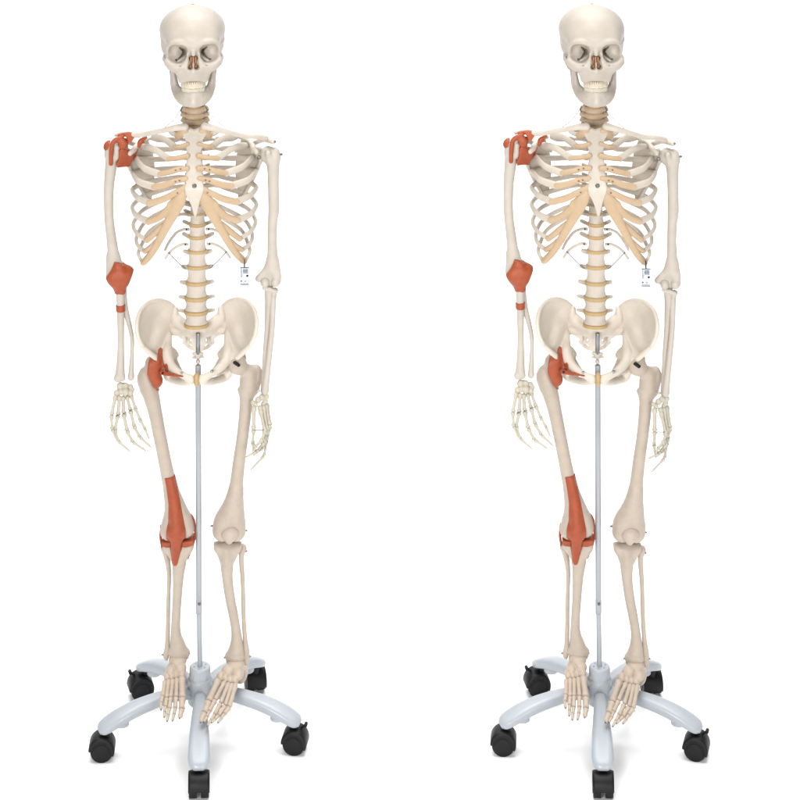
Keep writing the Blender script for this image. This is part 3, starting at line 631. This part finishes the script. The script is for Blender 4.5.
t.chain([(219.5, 547.6, -.004, 5.4), (235.5, 547.6, -.004, 5.4)], 3, (1, .8, 1.1)); t.cap((227, 558, -.022), (227, 563, -.02), 3.6, 3, 3)
t.chain([(227.5, 552, -.006, 9), (227, 562, -.006, 7), (227.4, 578, -.006, 5.4), (230, 598, -.005, 5), (233.5, 616, -.003, 4.8), (236, 632, -.001, 4.8), (236.6, 645, 0, 6.6), (235.8, 655, 0, 9)], 4)
t.chain([(229.5, 656.5, .0, 4), (240.5, 657.5, 0, 4)], 3); t.cap((228, 657, 0), (228, 662, 0), 2.8, 2, 2)
t.build('tibia', 'leg', ROOT, .0014)
fb = Shape(); fb.ell((242.2, 549.5, .012), (4.4, 4.4, 4.8), 2); fb.chain([(241.5, 553, .012, 3.2), (241, 562, .012, 2.6), (242.4, 580, .012, 2.3), (243, 600, .01, 2.2), (243.6, 620, .007, 2.2), (245, 640, .003, 2.4), (246.4, 652, 0, 3), (246.6, 663, 0, 3.2)], 2); fb.build('fibula', 'leg', ROOT, .0012)
for a in ((211, 526, .0, -1), (246.6, 531.4, 0, 1), (246.4, 552, .008, 1), (162.4, 654, 0, -1), (189.6, 653.4, 0, 1), (224.3, 658, 0, -1), (250, 657.5, 0, 1)):
    screw(a[0]-a[3]*.6, a[1], a[2], ROOT, 1.0, (a[3], -.2, 0), l=1)
a, b = P(234.2, 362.6, -.027), P(239.8, 366.6, -.027); v, q = sweep([a, (a+b)/2, b], [(1.7, 1), (1.9, 1), (1.7, 1)], 4, 6); mesh_obj('bolt_slot', v, q, 'dark', ROOT)
v, q = cyl(P(213, 371.5, -.062), P(213, 371.5, -.068), 1.6*M, 14); mesh_obj('screw', v, q, 'steel', ROOT)
v, q = cyl(P(182.5, 372.5, -.055), P(182.5, 372.5, -.064), 1.1*M, 14); mesh_obj('screw', v, q, 'steel', ROOT)
# ------------------------------------------------------------------ feet
def foot(oy, tars, rays, dep):
    s = Shape()
    for c in tars: s.ell((c[0], c[1], c[2]), (c[3], c[4], c[5]), .5)
    ft = s.build('foot', 'foot', ROOT, .001)
    for ray in rays:
        pts = [P(x, y, dep(y)+(p[3] if len(p) > 3 else 0)) for p in ray for x, y in [(p[0], p[1])]]
        for i in range(len(pts)-1):
            g = (pts[i+1]-pts[i])*.04; r = ray[i][2]*(1.2 if i == 0 else 1.12)
            mesh_obj('metatarsal' if i == 0 else 'toe_bone', *bone_tube(pts[i]+g, pts[i+1]-g, r, base=.95, mid=.74, head=.86 if i < len(pts)-2 else .62), 'foot', ft)
        e = pts[-1]; v, q = cyl(e, e+(e-pts[-2])*.12, .8*M, 7); mesh_obj('toe_pin', v, q, 'steel', ft)
def depL(y): return float(np.interp(y, [655, 678, 697, 708, 721], [0, -.055, -.115, -.14, -.168]))
foot(0, [(178, 659, -.006, 9, 11, 6), (177, 667, .03, 8, 22, 7.5), (180.5, 667.5, -.026, 6.5, 8, 5.5), (171.5, 669.5, -.03, 5.2, 10, 5), (182.4, 674.5, -.044, 3.8, 6, 4.2), (177, 674.8, -.044, 3, 6, 4), (172.6, 676, -.046, 3, 6, 3.8), (168, 675, -.04, 3.6, 8, 4)],
 [[(182.6, 677, 3.6), (184.3, 698, 3.6), (184.2, 709, 2.9), (182.4, 717.5, 2.6)], [(177.8, 678, 2.5), (178, 697, 2.6), (177.6, 708, 2), (176.6, 714, 1.7), (175.4, 720, 1.6)],
  [(173.8, 679, 2.4), (172.8, 697, 2.5), (171.8, 708, 1.9), (170.8, 714.5, 1.6), (170, 720.4, 1.5)], [(169.8, 679, 2.4), (168.6, 697.5, 2.4), (167.8, 706, 1.8), (167.4, 711.5, 1.6), (167, 716.4, 1.5)],
  [(166, 680, 2.4), (164.6, 696, 2.3), (163.4, 702, 1.7), (163.6, 708.6, 1.5)]], depL)
def depR(y): return float(np.interp(y, [660, 682, 701, 712, 726], [0, -.055, -.115, -.14, -.168]))
foot(0, [(236, 664, -.006, 9, 11, 6), (240, 672, .03, 7.5, 20, 7), (229, 671, -.026, 7, 8, 5.5), (238.5, 674, -.028, 5.8, 10, 5.4), (221.5, 677, -.044, 4.2, 6, 4.4), (226.5, 679, -.046, 3.2, 6, 4), (231, 680.5, -.048, 3.2, 6, 4), (235.6, 680, -.044, 3.6, 8, 4.2)],
 [[(219.6, 680, 3.6), (210.8, 702, 3.7), (207, 713, 3), (203.4, 722, 2.7)], [(226, 682, 2.5), (217, 700.5, 2.6), (211.6, 711.5, 2), (209.6, 717, 1.7), (206.6, 722, 1.6)],
  [(230, 683.5, 2.5), (222.6, 704, 2.5), (217, 715, 1.9), (213.6, 720.5, 1.6), (210.4, 726, 1.5)], [(233.4, 684, 2.4), (227.2, 706.5, 2.4), (221, 716, 1.8), (217.6, 719.5, 1.5), (214.4, 723, 1.4)],
  [(237, 684, 2.4), (231.4, 708, 2.4), (226.6, 714.5, 1.7), (223.6, 719, 1.5), (220.8, 723, 1.4)]], depR)
# ------------------------------------------------------------------ ligaments (red, on one side of the body)
def union(*sh):
    u = Shape()
    for s in sh: u.pr += s.pr
    return u
# knee: the tendon over the kneecap
kc = Shape(); kc.ell((177, 532, -.03), (9.4, 5, 8.6), 3); kc.chain([(171, 480, -.022, 2), (175, 505, -.025, 4), (177, 530, -.034, 5), (176.4, 548, -.03, 4), (175.4, 562, -.018, 3)], 3)
KN = union(FL, TL, kc)
skin_over(KN, [(165, 479), (175.2, 478), (178, 490), (180.6, 502), (183.4, 516), (186, 529), (186.2, 537.4), (184.8, 543), (180.6, 553), (178, 564), (176.6, 566.6), (174, 566.4), (172.4, 563), (171.2, 552), (169.6, 544), (166.4, 538), (166.8, 531), (168.7, 522), (169, 504), (167, 490)], .9, 'knee_tendon', 'red', ROOT, dref=-.03, ymax=-.006)
mn = Shape(); mn.plate([(162.4, 537.6, -.002), (194, 536.5, -.002), (194.2, 541.2, -.002), (186, 543.6, -.002), (170, 543.6, -.002), (163, 542.4, -.002)], 9.5, 2, 1); mn.build('meniscus', 'red', ROOT, .0011)
for pts in ([(161.4, 525, .0, 1.2), (160.6, 536, .004, 1.4), (162, 546, .01, 1.2)], [(186.8, 513, -.0, 1.2), (191, 516, -.0, 1.7), (194.2, 521, .0, 1.2)], [(194.4, 522, 0, 1.0), (195, 536, 0, 1.2), (191.4, 548, -.002, 1.4), (188, 558, -.004, .9)]):
    s = Shape(); s.chain(pts, 1, (1, .5, 1)); s.build('knee_ligament', 'red', ROOT, .0009)
# hip capsule
hc = Shape(); hc.ell((153, 363, -.01), (8, 8, 8), 3); hc.chain([(150, 368, -.012, 7), (156, 380, -.012, 6)], 3)
skin_over(union(FL, PL, hc), [(150.8, 354.4), (154, 357.6), (157.6, 360), (158, 353.4), (160, 352.4), (162, 353.4), (163.2, 360), (164.7, 366.4), (166.4, 362.4), (168.4, 363), (168.6, 370.4), (170, 373), (167.5, 377), (163.4, 384), (160.4, 393), (159, 394), (156.4, 391), (152, 381), (147.6, 371.6), (148.6, 363)], 1.3, 'hip_ligament', 'red', ROOT, dref=-.02, ymax=.012)
s = Shape(); s.chain([(162, 371.6, -.024, 2.4), (168, 373.4, -.034, 1.9), (176, 374.8, -.049, 1.4), (183.8, 376.2, -.06, .7)], 1); s.build('hip_ligament', 'red', ROOT, .0009)
screw(163.4, 373, -.043, ROOT, .9, mat='dark')
# elbow capsule and the band round the radius
eb = Shape(); eb.ell((120, 277, -.006), (10, 7, 11), 3); eb.cap((119, 266, -.006), (121, 290, -.006), 6, 4, 3); eb.cap((114, 275, -.004), (128, 272, -.002), 7, 5, 4)
skin_over(union(HL, RL, UL, eb), [(115, 260.5), (118.6, 261.4), (126, 265.4), (133.2, 268), (134, 271), (130, 282), (126.4, 291), (124.6, 293.4), (120, 292), (115.6, 293.2), (110, 284), (106, 277), (108, 274.4), (111.4, 269.6)], .9, 'elbow_ligament', 'red', ROOT, dref=-.01)
skin_over(RL, [(115, 303.4), (126.4, 302.6), (126.4, 309.8), (115, 309.6)], .8, 'radius_ligament', 'red', ROOT)
# shoulder
skin_over(union(HL), [(102, 141), (105, 137.4), (110, 136.4), (110.4, 141), (108.6, 147), (105.6, 149), (103, 147)], 1, 'shoulder_tendon', 'red', ROOT)
sb = Shape(); sb.plate([(119, 148.6, -.008), (122.4, 146.6, -.01), (126.6, 147.6, -.006), (131, 148.6, -.002), (138.4, 147.6, .01), (137.6, 152, .015), (133.4, 159, .02), (129.4, 165.4, .02), (123, 165.6, .01), (117.6, 166.4, -.004), (116.6, 162.4, -.006), (119.6, 156.6, -.01)], 3.2, 2, 1); sb.build('shoulder_muscle', 'red', ROOT, .001)
s = Shape(); s.chain([(111.4, 162.6, -.011, 2.1), (111.6, 152, -.013, 2.2), (112.6, 143.6, -.015, 2.3), (116, 138.8, -.014, 2.3), (122, 137, -.01, 2)], 1, (1, 1.2, 1))
s.ell((123.6, 143.2, -.012), (5, 3.2, 5), 2.5); s.cap((119, 139.4, -.008), (126.5, 140, -.006), 2.6, 2.6, 2)
s.plate([(124.4, 133.2, -.012), (129, 131, -.012), (134.6, 132.6, -.014), (134.8, 137, -.02), (131.6, 142, -.024), (128.8, 141, -.022), (127, 137, -.016)], 1.9, 1.2, 1.2); s.cap((119.5, 134.4, -.004), (127, 133.4, -.008), 1.6, 2, 1.5)
s.build('shoulder_ligament', 'red', ROOT, .0009)
s = Shape(); s.chain([(139.6, 145.4, -.022, 1.8), (141, 140.4, -.022, 2.3), (146.6, 136.8, -.02, 1.3)], 1); s.cap((141, 141, -.022), (143.8, 141.4, -.022), 2, 1.2, 1); s.build('shoulder_ligament', 'red', ROOT, .0009)
s = Shape(); s.chain([(116, 133.8, .006, 1.8), (123, 132.4, .006, 2.2), (132, 133.4, .0, 2.4)], 1.5); s.build('acromion', 'arm', ROOT, .001)

# ================================================================== STAND
ST = empty('rolling_stand', (0, 0, 0), 0, 'stand', 'stand', 'five-legged rolling stands')
top = P(197.9, 333, 0); mid = P(198.9, 607, 0); low = P(199.9, 668, 0)
V, F = join([cyl(P(198, 354, 0), P(198.1, 333, 0), 2.3*M, 18, bev=.1), cyl(P(198, 370, 0), P(198, 352, 0), 1.3*M, 12)])
mesh_obj('upper_rod', V, F, 'chrome', ST)
V, F = cyl(mid, P(198.2, 365, 0), 3.0*M, 24, bev=.15); pole = mesh_obj('pole', V, F, 'pole', ST)
V, F = cyl(P(200, 672, 0), P(199, 606, 0), 2.55*M, 24, bev=.1); mesh_obj('lower_pole', V, F, 'paint', ST)
V, F = cyl(P(199, 613.4, 0), P(198.9, 600, 0), 3.15*M, 24, bev=.1); mesh_obj('collar', V, F, 'pole', ST)
screw(199.3, 603.8, -.0075, ST, 1.5, mat='steel', l=1)
zt = P(200, 665.6, 0)[2]; zb = .125
V, F = join([cyl((0, 0, zb-.01), (0, 0, zt), 10.6*M, 40, bev=.18)]); hub = mesh_obj('hub_sleeve', V, F, 'paint', ST)
for a in range(6):
    t = a*math.pi/3+.3; v, q = cyl((.014*math.cos(t), .014*math.sin(t), zt-.001), (.014*math.cos(t), .014*math.sin(t), zt+.0022), .0017, 8); 
    mesh_obj('screw', v, q, 'paint', hub)
V, F = cyl((0, 0, .078), (0, 0, .139), 12.4*M, 44, bev=.22); mesh_obj('hub', V, F, 'paint', ST)
R = .232
def arm_mesh(ang):
    # a swelling arched arm with a D-shaped section
    ts = [.09, .2, .36, .52, .68, .82, .93, 1.0, 1.035]; zc = [.104, .108, .108, .1035, .096, .086, .0755, .068, .064]
    hw = [.0135, .014, .0165, .0195, .0225, .0245, .025, .021, .011]; hh = [.012, .0128, .0132, .0134, .0135, .013, .0115, .0095, .005]
    n = 48; C = catmull([(t*R, z, a, b) for t, z, a, b in zip(ts, zc, hw, hh)], n); V = []; F = []; seg = 20
    for i in range(n):
        r, z, a, b = C[i]; g = C[min(i+1, n-1)]-C[max(i-1, 0)]; L = math.hypot(g[0], g[1]); nx, nz = -g[1]/L, g[0]/L
        for j in range(seg):
            th = 2*math.pi*j/seg; c, s_ = math.cos(th), math.sin(th); e = .62
            u = a*abs(c)**e*(1 if c > 0 else -1); w = b*abs(s_)**(.8 if s_ > 0 else .4)*(1 if s_ > 0 else -1)*(1 if s_ > 0 else .8)
            V.append((r+nx*w, u, z+nz*w))
    for i in range(n-1):
        for j in range(seg): F.append((i*seg+j, i*seg+(j+1) % seg, (i+1)*seg+(j+1) % seg, (i+1)*seg+j))
    F.append(tuple(range(seg))[::-1]); F.append(tuple((n-1)*seg+j for j in range(seg)))
    V2, F2 = cyl((R*.80, 0, .067), (R*.80, 0, .082), .017, 16)      # boss under the arm
    V2 = [np.array(v) for v in V2]
    V, F = join([(V, F), (V2, F2)])
    c, s_ = math.cos(ang), math.sin(ang)
    return [(x*c-y*s_, x*s_+y*c, z) for x, y, z in V], F
def caster(parent, ang, swivel, side, off=.012):
    """twin-wheel caster, swivel = heading of the wheels; built about its stem"""
    st = np.array([math.cos(ang)*R*.955, math.sin(ang)*R*.955, 0]); h = np.array([math.cos(swivel), math.sin(swivel), 0]); ax = np.array([-h[1], h[0], 0])
    rw = .0255; c = st+h*off+np.array([0, 0, rw])
    v, f = cyl(st+np.array([0, 0, .045]), st+np.array([0, 0, .062]), .0095, 14)
    # hood: a half shell over both wheels
    V = []; F = []; seg = 22; w2 = .0235; prof = [(-w2, .78), (-w2, 1.10), (-w2*.8, 1.17), (w2*.8, 1.17), (w2, 1.10), (w2, .78)]
    for i in range(seg+1):
        t = math.radians(-22+202*i/seg)
        for y, q in prof: V.append(c+(h*-math.cos(t)+np.array([0, 0, math.sin(t)]))*rw*q*1.0+ax*y)
    m = len(prof)
    for i in range(seg):
        for j in range(m-1): F.append((i*m+j, i*m+j+1, (i+1)*m+j+1, (i+1)*m+j))
    # inner skin gives it thickness
    k = len(V)
    for i in range(seg+1):
        t = math.radians(-22+202*i/seg)
        for y, q in prof: V.append(c+(h*-math.cos(t)+np.array([0, 0, math.sin(t)]))*rw*(q if q < 1 else q-.07)+ax*y*.93)
    for i in range(seg):
        for j in range(m-1): F.append((k+i*m+j, k+(i+1)*m+j, k+(i+1)*m+j+1, k+i*m+j+1))
        F.append((i*m, (i+1)*m, k+(i+1)*m, k+i*m)); F.append((i*m+m-1, k+i*m+m-1, k+(i+1)*m+m-1, (i+1)*m+m-1))
    for i in (0, seg):
        for j in range(m-1):
            t = (i*m+j, k+i*m+j, k+i*m+j+1, i*m+j+1); F.append(t if i == 0 else t[::-1])
    cs = mesh_obj('caster', *join([(V, F), (v, f)]), 'dark', parent, smooth=True)
    for q in (-1, 1):
        a0 = c+ax*q*.0045; a1 = c+ax*q*.0222
        v, f = cyl(a0, a1, rw, 40, bev=.16); v2, f2 = cyl(a1-ax*q*.001, a1+ax*q*.0014, rw*.62, 30, bev=.1)
        mesh_obj('wheel', *join([(v, f), (v2, f2)]), 'tyre', cs)
    v, f = cyl(c-ax*.0215, c+ax*.0215, .004, 10); mesh_obj('axle', v, f, 'dark', cs)
    if side:
        b = c+h*rw*.55*side+np.array([0, 0, rw*1.08]); e = b+h*.011*side+np.array([0, 0, .009])
        v, f = cyl(b, e, .0028, 8); v2, f2 = cyl(e-ax*.006, e+ax*.006, .0042, 10)
        mesh_obj('brake_lever', *join([(v, f), (v2, f2)]), 'dark', cs)
SW = {0: (-90, 0, .010), 1: (168, -1, -.006), 2: (102, 0, .012), 3: (192, 1, .012), 4: (178, 0, .01)}
for i in range(5):
    ang = math.radians(-90+72*i)
    am = mesh_obj('arm', *arm_mesh(ang), 'paint', ST)
    d, br, off = SW[i]; caster(am, ang, math.radians(d), br, off)

# ================================================================== TAG on the last cartilage
TG = empty('hang_tag', (0, 0, 0), 0, 'tag', 'tag', 'hang tags')
T0 = P(245.3, 264, -.055)
def tg(px, py, d=0): return P(px, py, -.055+d)-T0
w, h = 5.2, 10.2; cxt, cyt = 245.2, 277.6
corner = lambda a, b, d: tg(cxt+a, cyt+b, d)
V = [corner(a, b, d) for d in (-.0004, .0004) for a, b in ((-w, h), (w, h), (w, -h), (-w, -h))]
F = [(0, 1, 2, 3), (7, 6, 5, 4), (0, 4, 5, 1), (1, 5, 6, 2), (2, 6, 7, 3), (3, 7, 4, 0)]
cd = mesh_obj('card', V, F, 'card', TG, smooth=False)
bars = []; rnd = random.Random(5)
def bar(x0, x1, y0, y1):
    dd = -.0009; k = [tg(a, b, dd) for a, b in ((x0, y1), (x1, y1), (x1, y0), (x0, y0))]
    bars.append((k, [(0, 1, 2, 3)]))
x = 241.2                                   # the heading, lines of small print and the pictogram block
while x < 249.6:
    g = rnd.uniform(.5, 1.1); bar(x, min(x+g, 249.8), 267.9, 268.9); x += g+.22
for j in range(9):
    x = 241.6
    while x < 243.0: g = rnd.uniform(.3, .7); bar(x, x+g, 269.8+j*.95, 270.25+j*.95); x += g+.2
for j in range(4):
    x = 244.0
    while x < 248.2: g = rnd.uniform(.6, 1.3); bar(x, min(x+g, 248.8), 269.8+j*1.15, 270.55+j*1.15); x += g+.25
bars.append(([tg(248.2+1.15*math.cos(a), 276.6+1.15*math.sin(a), -.0009) for a in np.linspace(0, 2*math.pi, 14, endpoint=False)], [tuple(range(14))[::-1]]))
bars.append(([tg(242.2+.85*math.cos(a), 281.8+.85*math.sin(a), -.0009) for a in (-2.6, -1.57, -.5, .6, 1.57, 2.5)], [tuple(range(6))[::-1]]))
x = 241.2
for yy in (284.2, 285.3):
    x = 241.2
    while x < 249.2: g = rnd.uniform(.4, 1.0); bar(x, x+g, yy, yy+.6); x += g+.25
for yy in (281.2, 282.2): bar(245.2, 247.0, yy, yy+.4)
mesh_obj('print', *join(bars), 'ink', cd, smooth=False)
ring = [tg(245.4+.0*a, 266.2-1.1*math.cos(a)*3-2.4, .0)+np.array([0, math.sin(a)*.012, 0]) for a in np.linspace(0, 2*math.pi, 24)]
V, F = sweep(ring, [(.4, .4)]*24, 6, 48); mesh_obj('string', V, F, 'dark', TG)
V, F = cyl(tg(245.3, 267.6, 0), tg(245.3, 264.8, 0), .7*M, 8); mesh_obj('clasp', V, F, 'dark', TG)

# ================================================================== copies and placement
half = 200*M; yaw = math.atan(half/D)/2
S2 = copy_tree(ROOT); B2 = copy_tree(ST); T2 = copy_tree(TG)
def place(o, x, a, off=None):
    o.rotation_euler = (0, 0, a)
    v = Vector((x, 0, 0))
    if off is not None: v += Matrix.Rotation(a, 3, 'Z') @ Vector(off)
    o.location = v
place(ROOT, -half, yaw); place(S2, half-.5*M, -yaw)
place(ST, -half, math.radians(3.8)); place(B2, half-.5*M, math.radians(-2.4))
place(TG, -half, yaw, T0); place(T2, half-.5*M, -yaw, T0)
for o, w_ in ((ROOT, 'left'), (S2, 'right')):
    o['label'] = 'human skeleton with red shoulder, elbow, hip and knee ligaments, %s of the two' % w_
for o, w_ in ((ST, 'left'), (B2, 'right')):
    o['label'] = 'pale grey five-armed stand on black casters under the %s skeleton' % w_
for o, w_ in ((TG, 'left'), (T2, 'right')):
    o['label'] = 'small white printed tag hanging from the lowest rib of the %s skeleton' % w_

# ================================================================== floor sweep
V = [(-14, -9, 0), (14, -9, 0)]; prof = [(-9, 0)]
F = []; rows = [(-9, 0), (11, 0)]+[(11+4*math.sin(t), 4-4*math.cos(t)) for t in np.linspace(.1, math.pi/2, 14)]+[(15, 9)]
V = [(x, y, z) for y, z in rows for x in (-14, 14)]; F = [(2*i, 2*i+1, 2*i+3, 2*i+2) for i in range(len(rows)-1)]
fl = mesh_obj('floor', V, F, 'floor', None); fl['kind'] = 'structure'

# ================================================================== camera, light
cam = bpy.data.cameras.new('camera'); co = bpy.data.objects.new('camera', cam); COL.objects.link(co)
co.location = (0, -D, H); co.rotation_euler = (math.pi/2, 0, 0)
cam.sensor_width = 36; cam.lens = 36*D/(800*M); cam.shift_y = -(400-YH)/800; cam.clip_end = 100
scene.camera = co
w = bpy.data.worlds.new('World'); scene.world = w; w.use_nodes = True
w.node_tree.nodes['Background'].inputs['Color'].default_value = (1, 1, 1, 1)
w.node_tree.nodes['Background'].inputs['Strength'].default_value = .21
def area(name, loc, target, size, power, col=(1, 1, 1), spread=180):
    l = bpy.data.lights.new(name, 'AREA'); l.spread = math.radians(spread); l.size = size; l.energy = power; l.color = col; l.shape = 'SQUARE'
    o = bpy.data.objects.new(name, l); COL.objects.link(o); o.location = loc
    o.rotation_euler = (Vector(target)-Vector(loc)).to_track_quat('-Z', 'Y').to_euler()
area('key_softbox', (-1.7, -6.3, 3.0), (0, 0, 1.3), 1.6, 29, (1, .985, .965), 50)
area('fill_softbox', (2.2, -6.2, 2.2), (0, 0, 1.2), 1.6, 15, (1, 1, 1), 50)
area('backdrop_light', (0, 7.5, 8), (0, 8.8, 0), 13, 1150)
area('top_light', (0, .2, 9), (0, .2, 0), 6.5, 960)
scene.render.engine = 'CYCLES'
scene.view_settings.view_transform = 'Standard'; scene.view_settings.look = 'None'; scene.view_settings.gamma = 1
scene.view_settings.exposure = 0
